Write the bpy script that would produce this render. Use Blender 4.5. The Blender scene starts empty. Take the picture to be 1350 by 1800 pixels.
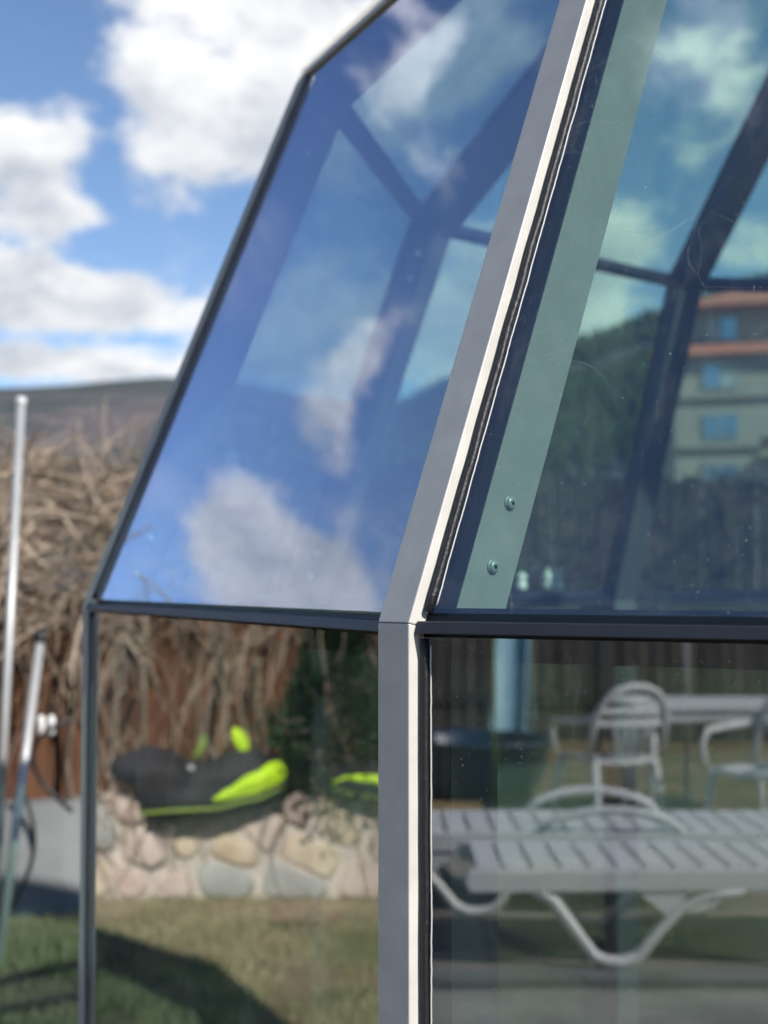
import bpy, math, random
from mathutils import Vector, Matrix
R = math.radians
rnd = random.Random(7)
sc = bpy.context.scene

# ------------------------------------------------------------------ camera
EYE = 1.5
PITCH = 0.0492125
cam_d = bpy.data.cameras.new('camera')
cam_d.sensor_fit = 'VERTICAL'; cam_d.sensor_height = 36.0; cam_d.sensor_width = 27.0
cam_d.lens = 2549.33 / 1800 * 36
cam_d.clip_start = 0.05; cam_d.clip_end = 20000
cam_d.dof.use_dof = True; cam_d.dof.focus_distance = 1.47; cam_d.dof.aperture_fstop = 4.5
cam_d.dof.aperture_blades = 0
cam = bpy.data.objects.new('camera', cam_d)
sc.collection.objects.link(cam)
cam.location = (0, 0, EYE); cam.rotation_euler = (R(90) + PITCH, 0, 0)
sc.camera = cam

# ------------------------------------------------------------------ light
SUN_AZ, SUN_EL = 129.0, 36.5        # azimuth clockwise from +Y
sd = Vector((math.cos(R(SUN_EL)) * math.sin(R(SUN_AZ)), math.cos(R(SUN_EL)) * math.cos(R(SUN_AZ)), math.sin(R(SUN_EL))))
sun_l = bpy.data.lights.new('sun', 'SUN'); sun_l.energy = 5.0; sun_l.angle = R(0.53); sun_l.color = (1.0, 0.955, 0.89)
sun = bpy.data.objects.new('sun', sun_l); sc.collection.objects.link(sun)
sun.rotation_euler = sd.to_track_quat('Z', 'Y').to_euler()
sun.location = sd * 50

world = bpy.data.worlds.new('World'); sc.world = world; world.use_nodes = True
wt = world.node_tree
for n in list(wt.nodes): wt.nodes.remove(n)

class E:
    """tiny expression wrapper over shader nodes"""
    def __init__(s, t, sock): s.t, s.s = t, sock
    def _m(s, op, *o, clamp=False):
        n = s.t.nodes.new('ShaderNodeMath'); n.operation = op; n.use_clamp = clamp
        for i, v in enumerate((s,) + o):
            if isinstance(v, E): s.t.links.new(v.s, n.inputs[i])
            else: n.inputs[i].default_value = v
        return E(s.t, n.outputs[0])
    def __add__(s, o): return s._m('ADD', o)
    __radd__ = __add__
    def __mul__(s, o): return s._m('MULTIPLY', o)
    __rmul__ = __mul__
    def __sub__(s, o): return s._m('SUBTRACT', o)
    def __truediv__(s, o): return s._m('DIVIDE', o)
    def pow(s, o): return s._m('POWER', o)
    def smooth(s, a, b):
        n = s.t.nodes.new('ShaderNodeMapRange'); n.interpolation_type = 'SMOOTHSTEP'
        s.t.links.new(s.s, n.inputs[0]); n.inputs[1].default_value = a; n.inputs[2].default_value = b
        return E(s.t, n.outputs[0])

def noise(t, vec, scale, detail=5, rough=.55, dist=0.0, out=0):
    n = t.nodes.new('ShaderNodeTexNoise'); n.inputs['Scale'].default_value = scale
    n.inputs['Detail'].default_value = detail; n.inputs['Roughness'].default_value = rough
    n.inputs['Distortion'].default_value = dist
    if vec is not None: t.links.new(vec, n.inputs['Vector'])
    return E(t, n.outputs[out])

def build_world():
    t = wt
    tc = t.nodes.new('ShaderNodeTexCoord')
    sep = t.nodes.new('ShaderNodeSeparateXYZ'); t.links.new(tc.outputs['Generated'], sep.inputs[0])
    X, Y, Z = (E(t, sep.outputs[i]) for i in range(3))
    az = X._m('ARCTAN2', Y) * 57.2958
    el = Z._m('ARCSINE') * 57.2958
    def mapped(dz):
        mp = t.nodes.new('ShaderNodeMapping'); mp.inputs['Scale'].default_value = (1, 1, 1.7)
        mp.inputs['Location'].default_value = (3.1, 1.7, .4 + dz)
        t.links.new(tc.outputs['Generated'], mp.inputs[0]); return mp.outputs[0]
    # clouds: (azimuth, elevation, half width, half height, weight), in degrees
    blobs = [(-14.8, 16.5, 3.2, 1.9, .32), (-12.4, 13.9, 3.0, .75, .22), (-4.0, 21.8, 6.6, 2.8, .32), (-5.8, 17.2, 4.2, 2.2, .26), (-8.6, 22.8, 3.6, 1.1, .24), (-9.4, 19.6, 1.9, 1.3, .16),
             (-15.0, 11.4, 4.6, 1.6, .32), (-9.0, 10.5, 4.2, 1.2, .26), (-12.0, 8.4, 7.0, .6, .24),
             (-14.4, 20.9, 2.6, 1.7, -.34), (-9.0, 13.0, 3.4, .8, -.28), (-10.9, 16.6, .9, 2.6, -.22), (-13.5, 9.5, 3.5, .35, -.08),
             (-37.2, 12.8, 3.2, 2.3, .40), (-41.8, 13.6, 3.0, 2.4, .42), (-35.8, 21.2, 1.1, 3.6, .24), (-37.6, 18.6, 1.4, 1.4, .16), (-29.3, 31.4, 1.0, 3.0, .26),
             (-26.3, 32.6, 1.8, 1.4, .22), (-32.0, 15.4, 1.5, 3.0, -.32), (-30.5, 24.0, 3.6, 3.4, -.16), (-39.5, 23.0, 2.0, 4.0, -.10),
             (-118, 58.0, 6.0, 8.0, .20), (-121, 41.0, 9.0, 6.5, -.30),
             (8.2, 13.0, 2.2, 1.7, .32), (7.4, 10.2, 4.0, 1.5, .28), (11.0, 17.0, 5.0, 3.0, .07), (14.5, 12.2, 2.6, 1.4, .26), (-2.6, 9.6, 3.4, 1.6, .26), (-2.8, 12.6, 2.6, 1.8, .20), (2.6, 10.6, 2.2, 2.6, .30), (12.6, 20.5, 4.0, 2.4, .16), (3.0, 20.5, 4.0, 3.0, .17), (1.5, 16.0, 3.0, 1.4, .10)]
    add = None
    for a0, e0, sa, se, w in blobs:
        d = ((az - a0) * (1 / sa)).pow(2.0) + ((el - e0) * (1 / se)).pow(2.0)
        g = (d * -.8)._m('EXPONENT') * w
        add = g if add is None else add + g
    warp = noise(t, mapped(0), 9, 3, .5, out=1)
    vm = t.nodes.new('ShaderNodeVectorMath'); vm.operation = 'MULTIPLY_ADD'
    t.links.new(warp.s, vm.inputs[0]); vm.inputs[1].default_value = (.05, .05, .05); t.links.new(mapped(0), vm.inputs[2])
    va = t.nodes.new('ShaderNodeVectorMath'); va.operation = 'ADD'
    t.links.new(vm.outputs[0], va.inputs[0]); va.inputs[1].default_value = (.004, -.008, .034)
    n1 = noise(t, vm.outputs[0], 9.5, 9, .65)
    n2 = noise(t, va.outputs[0], 9.5, 5, .60)
    fld = n1 + add
    cm = t.nodes.new('ShaderNodeMapping'); cm.inputs['Scale'].default_value = (1.0, .8, 2.6); cm.inputs['Rotation'].default_value = (.25, .3, .5); cm.inputs['Location'].default_value = (.7, 2.2, 5.1)
    t.links.new(tc.outputs['Generated'], cm.inputs[0])
    cirrus = noise(t, cm.outputs[0], 5.5, 7, .62, .6).smooth(.52, .84) * .30
    mask = fld.smooth(.59, .79)._m('MAXIMUM', cirrus)
    # thinner where the cloud above and sunward is thin: bright tops, grey bases
    thick = (n2 + add * .28).smooth(.47, .80)
    ramp = t.nodes.new('ShaderNodeMix'); ramp.data_type = 'RGBA'
    t.links.new(thick.s, ramp.inputs['Factor'])
    ramp.inputs['A'].default_value = (.90, .90, .90, 1); ramp.inputs['B'].default_value = (.46, .51, .59, 1)
    sky = t.nodes.new('ShaderNodeTexSky'); sky.sky_type = 'NISHITA'; sky.sun_disc = False
    sky.sun_elevation = R(SUN_EL); sky.sun_rotation = R(SUN_AZ); sky.altitude = 2000; sky.air_density = 1.0
    sky.dust_density = .05; sky.ozone_density = 3.0
    b1 = t.nodes.new('ShaderNodeBackground'); t.links.new(sky.outputs[0], b1.inputs[0]); b1.inputs[1].default_value = .125
    b2 = t.nodes.new('ShaderNodeBackground'); t.links.new(ramp.outputs['Result'], b2.inputs[0]); b2.inputs[1].default_value = .95
    mix = t.nodes.new('ShaderNodeMixShader'); t.links.new(mask.s, mix.inputs[0])
    t.links.new(b1.outputs[0], mix.inputs[1]); t.links.new(b2.outputs[0], mix.inputs[2])
    out = t.nodes.new('ShaderNodeOutputWorld'); t.links.new(mix.outputs[0], out.inputs[0])
build_world()
world.cycles.sampling_method = 'MANUAL'; world.cycles.sample_map_resolution = 512

sc.view_settings.view_transform = 'Standard'; sc.view_settings.look = 'None'
sc.view_settings.exposure = 0.3; sc.view_settings.gamma = 1.0; sc.view_settings.use_curve_mapping = False
sc.render.engine = 'CYCLES'
cy = sc.cycles
cy.max_bounces = 8; cy.diffuse_bounces = 2; cy.glossy_bounces = 6; cy.transmission_bounces = 6; cy.transparent_max_bounces = 32
cy.use_denoising = True; cy.use_adaptive_sampling = True; cy.adaptive_threshold = .04; cy.adaptive_min_samples = 16; cy.caustics_reflective = False; cy.caustics_refractive = False
cy.sample_clamp_indirect = 6; cy.blur_glossy = 0.3

# ------------------------------------------------------------------ helpers
def V(*a): return Vector(a)
class MB:
    def __init__(s): s.v = []; s.f = []; s.m = []
    def poly(s, pts, mi=0):
        k = len(s.v); s.v += [tuple(p) for p in pts]; s.f.append(tuple(range(k, k + len(pts)))); s.m.append(mi)
    def solid(s, lo, hi, mi=0, top_mi=None):
        """prism between two rings of the same count (lo below, hi on the outside)"""
        k = len(s.v); n = len(lo); s.v += [tuple(p) for p in lo] + [tuple(p) for p in hi]
        s.f.append(tuple(reversed(range(k, k + n)))); s.m.append(mi)
        s.f.append(tuple(range(k + n, k + 2 * n))); s.m.append(mi if top_mi is None else top_mi)
        for i in range(n):
            j = (i + 1) % n; s.f.append((k + i, k + j, k + n + j, k + n + i)); s.m.append(mi)
    def box(s, c, hx, hy, hz, ax=None, mi=0):
        c = Vector(c); X, Y, Z = ax or (V(1, 0, 0), V(0, 1, 0), V(0, 0, 1))
        lo = [c - X * hx - Y * hy - Z * hz, c + X * hx - Y * hy - Z * hz, c + X * hx + Y * hy - Z * hz, c - X * hx + Y * hy - Z * hz]
        s.solid(lo, [p + Z * (2 * hz) for p in lo], mi)
    def tube(s, pts, rad, n=6, cap=True, mi=0):
        pts = [Vector(p) for p in pts]; k0 = len(s.v); m = len(pts)
        up = V(0, 0, 1); d0 = (pts[1] - pts[0]).normalized()
        if abs(d0.z) > .9: up = V(1, 0, 0)
        for i, p in enumerate(pts):
            d = (pts[min(i + 1, m - 1)] - pts[max(i - 1, 0)]).normalized()
            a = d.cross(up)
            if a.length < 1e-4: a = d.cross(V(.3, .8, .5))
            a.normalize(); b = a.cross(d); up = b
            r = rad[i] if isinstance(rad, (list, tuple)) else rad
            for q in range(n):
                t = 2 * math.pi * q / n
                s.v.append(tuple(p + a * (math.cos(t) * r) + b * (math.sin(t) * r)))
        for i in range(m - 1):
            for q in range(n):
                a, b = k0 + i * n + q, k0 + i * n + (q + 1) % n
                s.f.append((a, b, b + n, a + n)); s.m.append(mi)
        if cap:
            s.f.append(tuple(reversed(range(k0, k0 + n)))); s.m.append(mi)
            s.f.append(tuple(range(k0 + (m - 1) * n, k0 + m * n))); s.m.append(mi)
    def lathe(s, prof, n=16, c=(0, 0, 0), ax=None, mi=0):
        c = Vector(c); X, Y, Z = ax or (V(1, 0, 0), V(0, 1, 0), V(0, 0, 1)); k0 = len(s.v)
        for r, z in prof:
            for q in range(n):
                t = 2 * math.pi * q / n; s.v.append(tuple(c + X * (r * math.cos(t)) + Y * (r * math.sin(t)) + Z * z))
        for i in range(len(prof) - 1):
            for q in range(n):
                a, b = k0 + i * n + q, k0 + i * n + (q + 1) % n
                s.f.append((a, b, b + n, a + n)); s.m.append(mi)
        s.f.append(tuple(range(k0 + (len(prof) - 1) * n, k0 + len(prof) * n))); s.m.append(mi)
        s.f.append(tuple(reversed(range(k0, k0 + n)))); s.m.append(mi)
    def mesh(s, name, mats, smooth=False):
        me = bpy.data.meshes.new(name); me.from_pydata(s.v, [], s.f)
        for m in (mats if isinstance(mats, (list, tuple)) else [mats]): me.materials.append(m)
        if any(s.m): me.polygons.foreach_set('material_index', s.m)
        if smooth: me.polygons.foreach_set('use_smooth', [True] * len(me.polygons))
        me.update(); return me
    def build(s, name, mats, parent=None, smooth=False, bevel=0, seg=2):
        return link(name, s.mesh(name, mats, smooth), parent, bevel, seg)
def link(name, me, parent=None, bevel=0, seg=2):
    o = bpy.data.objects.new(name, me); sc.collection.objects.link(o)
    if parent is not None: o.parent = parent; o.matrix_parent_inverse = Matrix.Translation(parent.location).inverted() if parent.type == 'EMPTY' and parent.get('_w') else Matrix()
    if bevel:
        b = o.modifiers.new('bevel', 'BEVEL'); b.width = bevel; b.segments = seg; b.limit_method = 'ANGLE'; b.angle_limit = R(30)
    return o
def tag(o, label=None, cat=None, group=None, kind=None):
    if label: o['label'] = label
    if cat: o['category'] = cat
    if group: o['group'] = group
    if kind: o['kind'] = kind
    return o
def empty(name, loc, label, cat, group=None, rz=0, local=False):
    """local=False: parts are given in world coordinates (the empty only marks the base)"""
    o = bpy.data.objects.new(name, None); sc.collection.objects.link(o); o.empty_display_size = .2
    o.location = loc; o.rotation_euler.z = rz
    if not local: o['_w'] = 1
    return tag(o, label, cat, group)

# ------------------------------------------------------------------ materials
def mat(name, base=(.5, .5, .5), rough=.5, metal=0.0, spec=.5, vary=0.0, nscale=8, bump=0.0, bscale=60, col2=None, rand=0.0, coat=0.0, n_detail=5, stretch=None):
    m = bpy.data.materials.new(name); m.use_nodes = True; t = m.node_tree; p = t.nodes['Principled BSDF']
    p.inputs['Roughness'].default_value = rough; p.inputs['Metallic'].default_value = metal
    p.inputs['Specular IOR Level'].default_value = spec; p.inputs['Coat Weight'].default_value = coat
    p.inputs['Base Color'].default_value = (*base, 1)
    tc = t.nodes.new('ShaderNodeTexCoord'); vec = tc.outputs['Object']
    if stretch:
        mp = t.nodes.new('ShaderNodeMapping'); mp.inputs['Scale'].default_value = stretch; t.links.new(vec, mp.inputs[0]); vec = mp.outputs[0]
    if rand or vary or col2:
        oi = t.nodes.new('ShaderNodeObjectInfo')
        off = t.nodes.new('ShaderNodeVectorMath'); off.operation = 'ADD'; t.links.new(vec, off.inputs[0])
        cmb = t.nodes.new('ShaderNodeCombineXYZ'); mul = E(t, oi.outputs['Random']) * 37.0
        for i in range(3): t.links.new(mul.s, cmb.inputs[i])
        t.links.new(cmb.outputs[0], off.inputs[1])
        f = noise(t, off.outputs[0], nscale, n_detail, .6)
        mx = t.nodes.new('ShaderNodeMix'); mx.data_type = 'RGBA'
        fac = (f - .5) * 2.4 + .5
        if rand: fac = fac + (E(t, oi.outputs['Random']) - .5) * rand
        t.links.new(fac._m('ADD', 0.0, clamp=True).s, mx.inputs['Factor'])
        c2 = col2 or tuple(min(1, c * (1 + vary)) for c in base); c1 = base if col2 else tuple(c * (1 - vary) for c in base)
        mx.inputs['A'].default_value = (*c1, 1); mx.inputs['B'].default_value = (*c2, 1)
        t.links.new(mx.outputs['Result'], p.inputs['Base Color'])
    if bump:
        bn = noise(t, vec, bscale, 6, .6); b = t.nodes.new('ShaderNodeBump'); b.inputs['Strength'].default_value = bump; b.inputs['Distance'].default_value = .01
        t.links.new(bn.s, b.inputs['Height']); t.links.new(b.outputs[0], p.inputs['Normal'])
    return m

def glass_mat(name, coated, smoked=False):
    m = bpy.data.materials.new(name); m.use_nodes = True; t = m.node_tree
    for n in list(t.nodes): t.nodes.remove(n)
    out = t.nodes.new('ShaderNodeOutputMaterial')
    tr = t.nodes.new('ShaderNodeBsdfTransparent'); gl = t.nodes.new('ShaderNodeBsdfGlossy'); gl.inputs['Roughness'].default_value = 0.0
    lw = t.nodes.new('ShaderNodeLayerWeight'); lw.inputs['Blend'].default_value = .5
    fac = E(t, lw.outputs['Facing']).pow(3.0)
    mx = t.nodes.new('ShaderNodeMixShader')
    if coated:
        tr.inputs[0].default_value = (.44, .56, .51, 1) if smoked else (.82, .99, .92, 1)
        gl.inputs[0].default_value = (.93, .94, .95, 1) if smoked else (.74, .775, 1.0, 1)
        fac = fac * (.90 if smoked else .98) + (.29 if smoked else .17)
    else:
        tr.inputs[0].default_value = (.94, .97, .95, 1); gl.inputs[0].default_value = (1, 1, 1, 1)
        fac = fac * .4 + .02
    fac = fac._m('MINIMUM', .9)
    t.links.new(fac.s, mx.inputs[0]); t.links.new(tr.outputs[0], mx.inputs[1]); t.links.new(gl.outputs[0], mx.inputs[2])
    last = mx.outputs[0]
    if coated:
        tc = t.nodes.new('ShaderNodeTexCoord')
        # slight roller-wave so mirrored lines are not ruler straight
        wv = noise(t, tc.outputs['Object'], 3.0, 2, .4); b = t.nodes.new('ShaderNodeBump'); b.inputs['Strength'].default_value = .02; b.inputs['Distance'].default_value = .02
        t.links.new(wv.s, b.inputs['Height']); t.links.new(b.outputs[0], gl.inputs['Normal'])
        # thin film of dust, drip marks and specks
        mp = t.nodes.new('ShaderNodeMapping'); mp.inputs['Scale'].default_value = (1, 1, .18); t.links.new(tc.outputs['Object'], mp.inputs[0])
        d1 = noise(t, mp.outputs[0], 26, 3, .7).smooth(.50, .80) * .055
        d2 = noise(t, tc.outputs['Object'], 330, 1, .5).smooth(.735, .76) * .30
        vo = t.nodes.new('ShaderNodeTexVoronoi'); vo.feature = 'DISTANCE_TO_EDGE'; vo.inputs['Scale'].default_value = 7.0
        wp = t.nodes.new('ShaderNodeVectorMath'); wp.operation = 'MULTIPLY_ADD'; t.links.new(noise(t, tc.outputs['Object'], 4, 1, .5, out=1).s, wp.inputs[0]); wp.inputs[1].default_value = (.5, .5, .5); t.links.new(tc.outputs['Object'], wp.inputs[2])
        t.links.new(wp.outputs[0], vo.inputs['Vector'])
        d4 = E(t, vo.outputs[0]).smooth(.007, .0015) * noise(t, tc.outputs['Object'], 5, 1, .5).smooth(.52, .66) * .10
        d3 = noise(t, tc.outputs['Object'], 2.2, 2, .6).smooth(.4, .75) * .02
        df = t.nodes.new('ShaderNodeBsdfDiffuse'); df.inputs[0].default_value = (.62, .60, .55, 1)
        m2 = t.nodes.new('ShaderNodeMixShader'); t.links.new((d1 + d2 + d3 + d4 + .004).s, m2.inputs[0])
        t.links.new(last, m2.inputs[1]); t.links.new(df.outputs[0], m2.inputs[2]); last = m2.outputs[0]
    t.links.new(last, out.inputs[0])
    return m

M = {}
M['glass_out'] = glass_mat('solar_glass_coating', True)
M['glass_low'] = glass_mat('smoked_glass_coating', True, True)
M['glass_in'] = glass_mat('glass_inner_face', False)
M['cap'] = mat('silver_grey_powder_coat', (.56, .54, .49), .40, 0, .5, vary=.09, nscale=26, bump=.06, bscale=900, n_detail=12)
M['bar'] = mat('light_grey_aluminium', (.345, .35, .345), .55, 0, .4, vary=.10, nscale=16, bump=.10, bscale=250, n_detail=10)
M['rib'] = mat('unlit_look_aluminium', (.085, .092, .105), .5, 0, .4, vary=.06, nscale=10, bump=.04, bscale=300)  # every rib but the near one: colour darkened to look unlit
M['dark'] = mat('anthracite_aluminium', (.022, .025, .033), .45, 0, .5, vary=.12, nscale=12, bump=.03, bscale=600)
M['rubber'] = mat('black_rubber', (.012, .012, .014), .45, 0, .5, bump=.25, bscale=120)
M['sealant'] = mat('pale_sealant', (.62, .61, .58), .4, 0, .5)
M['steel'] = mat('galvanised_steel', (.50, .50, .49), .45, .35, .5, vary=.12, nscale=6, bump=.05, bscale=80)
M['screw'] = mat('screw_steel', (.42, .46, .45), .38, .3, .5)
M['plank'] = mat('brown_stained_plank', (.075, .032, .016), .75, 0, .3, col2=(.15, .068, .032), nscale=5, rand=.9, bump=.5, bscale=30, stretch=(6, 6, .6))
M['darkplank'] = mat('dark_toned_plank', (.016, .013, .012), .8, 0, .3, col2=(.045, .033, .026), nscale=5, rand=.9, bump=.5, bscale=30, stretch=(6, 6, .6))  # darker plank tone along the taller stretch of fence
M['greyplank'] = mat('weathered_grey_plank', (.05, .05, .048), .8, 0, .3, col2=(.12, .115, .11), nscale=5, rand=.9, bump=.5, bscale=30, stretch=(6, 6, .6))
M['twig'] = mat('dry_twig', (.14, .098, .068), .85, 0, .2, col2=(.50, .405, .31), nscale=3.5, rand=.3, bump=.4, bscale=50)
M['shaded_twig'] = mat('shaded_twig_stems', (.012, .014, .012), .85, 0, .2, col2=(.04, .036, .03), nscale=3.5, rand=.3, bump=.4, bscale=50)  # twig copy darkened so the vine behind the dome looks shaded
M['leaf'] = mat('dead_leaf', (.10, .052, .025), .8, 0, .2, col2=(.33, .20, .10), nscale=9)
M['bark'] = mat('vine_bark', (.10, .07, .05), .9, 0, .2, col2=(.24, .19, .15), nscale=9, rand=.4, bump=.6, bscale=40)
M['concrete'] = mat('rendered_concrete', (.13, .14, .14), .9, 0, .2, col2=(.25, .26, .26), nscale=2.2, bump=.3, bscale=25, n_detail=8)
M['mortar'] = mat('mortar', (.52, .46, .39), .95, 0, .2, vary=.2, nscale=9, bump=.5, bscale=50)
M['stone'] = [mat('cream_fieldstone', (.50, .39, .25), .9, 0, .2, col2=(.68, .60, .46), nscale=7, rand=.5, bump=.9, bscale=26, n_detail=9),
              mat('pinkish_fieldstone', (.47, .36, .30), .9, 0, .2, col2=(.64, .54, .47), nscale=7, rand=.5, bump=.9, bscale=26, n_detail=9),
              mat('grey_green_fieldstone', (.27, .28, .25), .9, 0, .2, col2=(.42, .42, .38), nscale=7, rand=.5, bump=.9, bscale=26, n_detail=9)]
M['black_cloth'] = mat('black_padded_fabric', (.022, .020, .024), .72, 0, .35, vary=.3, nscale=7, bump=.4, bscale=22)
M['lime'] = mat('lime_fabric', (.55, .85, .02), .6, 0, .3, vary=.06, nscale=6, bump=.2, bscale=30)
M['dull_lime'] = mat('olive_piping', (.20, .28, .05), .7, 0, .3)
M['white_plastic'] = mat('white_garden_plastic', (.78, .79, .78), .42, 0, .45, vary=.05, nscale=5, bump=.03, bscale=80)
M['hose'] = mat('black_hose', (.02, .02, .022), .5)
M['paving'] = mat('terrace_paving', (.20, .185, .165), .9, 0, .2, col2=(.33, .30, .26), nscale=1.4, bump=.3, bscale=20, n_detail=8)
M['path'] = mat('pale_fine_gravel', (.24, .25, .22), .95, 0, .1, col2=(.40, .40, .36), nscale=3, bump=.4, bscale=90, n_detail=9)
M['sand'] = mat('tan_gravel', (.36, .26, .13), .95, 0, .1, vary=.3, nscale=5, bump=.5, bscale=60)
M['blue_plastic'] = mat('pale_blue_plastic', (.30, .52, .62), .45, 0, .5, vary=.06)
M['tub'] = mat('dark_blue_plastic', (.02, .05, .10), .4, 0, .5, vary=.2)
M['needle'] = mat('dark_conifer', (.012, .035, .014), .7, 0, .3, col2=(.05, .10, .04), nscale=6, rand=.2)
M['bottle'] = mat('white_bottle', (.8, .82, .8), .35)
M['green_cap'] = mat('green_cap', (.02, .22, .12), .4)
M['wall_tan'] = mat('tan_render', (.37, .335, .30), .9, 0, .2, vary=.08, nscale=.4, n_detail=6)
M['wall_pale'] = mat('pale_render', (.60, .58, .48), .9, 0, .2, vary=.06, nscale=.4)
M['roof_tile'] = mat('orange_roof_tiles', (.44, .155, .10), .8, 0, .2, vary=.2, nscale=1.5, bump=.5, bscale=4)
M['window'] = mat('sky_reflection_blue_glass', (.30, .42, .56), .12, .75, .8)  # blue of the mirrored sky is put into the pane colour
M['curtain'] = mat('curtained_window', (.42, .44, .46), .3, 0, .5)
M['frame_white'] = mat('white_window_frame', (.32, .34, .38), .5)
M['band'] = mat('brown_band', (.11, .08, .07), .8)

# ------------------------------------------------------------------ ground and hills
def ground_mat():
    m = bpy.data.materials.new('lawn_and_soil'); m.use_nodes = True; t = m.node_tree; p = t.nodes['Principled BSDF']
    p.inputs['Roughness'].default_value = .95; p.inputs['Specular IOR Level'].default_value = .1
    tc = t.nodes.new('ShaderNodeTexCoord'); o = tc.outputs['Object']
    def mix(f, a, b):
        x = t.nodes.new('ShaderNodeMix'); x.data_type = 'RGBA'; t.links.new(f.s, x.inputs['Factor'])
        for k, v in (('A', a), ('B', b)):
            if isinstance(v, tuple): x.inputs[k].default_value = (*v, 1)
            else: t.links.new(v, x.inputs[k])
        return x.outputs['Result']
    g = mix(noise(t, o, 30, 6, .7).smooth(.35, .68), (.105, .115, .05), (.23, .22, .105))
    straw = mix(noise(t, o, 45, 5, .7).smooth(.35, .65), (.23, .17, .105), (.40, .32, .21))
    a = mix(noise(t, o, 2.1, 7, .68).smooth(.38, .54), g, straw)
    t.links.new(a, p.inputs['Base Color'])
    b = t.nodes.new('ShaderNodeBump'); b.inputs['Strength'].default_value = .8; b.inputs['Distance'].default_value = .03
    t.links.new(noise(t, o, 60, 6, .7).s, b.inputs['Height']); t.links.new(b.outputs[0], p.inputs['Normal'])
    return m
M['ground'] = ground_mat()
M['soil'] = mat('dry_soil', (.20, .145, .10), .95, 0, .1, col2=(.42, .32, .22), nscale=6, bump=.7, bscale=25, n_detail=8)

mb = MB(); NA = 96
rings = [0.0, 4, 10, 25, 60, 150, 400, 1000, 3000, 9000]
mb.v.append((0, 3, 0))
for r in rings[1:]:
    for q in range(NA):
        a = 2 * math.pi * q / NA; mb.v.append((r * math.sin(a), 3 + r * math.cos(a), 0))
for q in range(NA): mb.f.append((0, 1 + (q + 1) % NA, 1 + q)); mb.m.append(0)
for k in range(len(rings) - 2):
    for q in range(NA):
        a, b = 1 + k * NA + q, 1 + k * NA + (q + 1) % NA
        mb.f.append((a, b, b + NA, a + NA)); mb.m.append(0)
tag(mb.build('ground', M['ground']), kind='structure')

SKY = [(-180, 6), (-90, 7), (-50, 7.2), (-30, 7.3), (-18, 7.3), (-15.6, 7.45), (-12, 7.75), (-8.5, 8.15), (-5.4, 8.0), (-3.5, 7.55), (-1.6, 7.25), (.5, 7.2), (2.7, 8.3), (5, 9.0), (7.9, 9.35), (11.2, 10.5), (16, 11.8), (24, 12.0), (45, 9), (90, 7), (180, 6)]
def skyline(a):
    for (a0, e0), (a1, e1) in zip(SKY, SKY[1:]):
        if a0 <= a <= a1: return e0 + (e1 - e0) * (a - a0) / (a1 - a0)
def smooth(x): x = max(0, min(1, x)); return x * x * (3 - 2 * x)
from mathutils import noise as mn
def hill_z(a, r):
    rs = 2600 - 1700 * smooth((a + 3) / 9) + 1700 * smooth((a - 30) / 30)
    r0 = 240 if abs(a - 10) < 40 else 400
    u = (r - r0) / (rs - r0)
    fr = max(0, u) ** 1.25 if u < 1 else 1 - .35 * (u - 1)
    x, y = r * math.sin(R(a)), r * math.cos(R(a))
    n = mn.fractal(Vector((x / 420, y / 420, 3.3)), 1.0, 2.1, 5)
    z = math.tan(R(skyline(a))) * rs * fr + 1.5
    return z + n * (.018 * rs * max(0, u) * max(0, 1.0 - u) + .0030 * rs * fr), rs
def hill_mat():
    m = bpy.data.materials.new('wooded_hillside'); m.use_nodes = True; t = m.node_tree; p = t.nodes['Principled BSDF']
    p.inputs['Roughness'].default_value = 1; p.inputs['Specular IOR Level'].default_value = .05
    tc = t.nodes.new('ShaderNodeTexCoord'); o = tc.outputs['Object']
    def mix(f, a, b):
        x = t.nodes.new('ShaderNodeMix'); x.data_type = 'RGBA'; t.links.new(f.s, x.inputs['Factor'])
        for k, v in (('A', a), ('B', b)):
            if isinstance(v, tuple): x.inputs[k].default_value = (*v, 1)
            else: t.links.new(v, x.inputs[k])
        return x.outputs['Result']
    pines = mix(noise(t, o, .05, 6, .7).smooth(.35, .65), (.065, .085, .085), (.12, .135, .125))  # wood tones shifted to blue-grey: distance haze put into the colour
    bare = mix(noise(t, o, .03, 7, .7).smooth(.4, .6), (.15, .135, .145), (.22, .19, .185))
    c = mix(noise(t, o, .0055, 7, .66).smooth(.44, .57), pines, bare)
    t.links.new(c, p.inputs['Base Color'])
    b = t.nodes.new('ShaderNodeBump'); b.inputs['Strength'].default_value = 1; b.inputs['Distance'].default_value = 12
    t.links.new(noise(t, o, .06, 5, .7).s, b.inputs['Height']); t.links.new(b.outputs[0], p.inputs['Normal'])
    return m
M['hill'] = hill_mat()
mb = MB(); AZ = []; a = -180.0
while a < 180: AZ.append(a); a += .5 if -60 < a < 45 else 3
NR = 34
for a in AZ:
    rs = hill_z(a, 1000)[1]
    for k in range(NR):
        r = 200 + (rs * 1.5 - 200) * (k / (NR - 1)) ** 1.15
        z = hill_z(a, r)[0] if k else -3
        mb.v.append((r * math.sin(R(a)), r * math.cos(R(a)), z))
for i in range(len(AZ)):
    j = (i + 1) % len(AZ)
    for k in range(NR - 1):
        mb.f.append((i * NR + k, i * NR + k + 1, j * NR + k + 1, j * NR + k)); mb.m.append(0)
tag(mb.build('hills', M['hill'], smooth=True), kind='structure')
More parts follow.
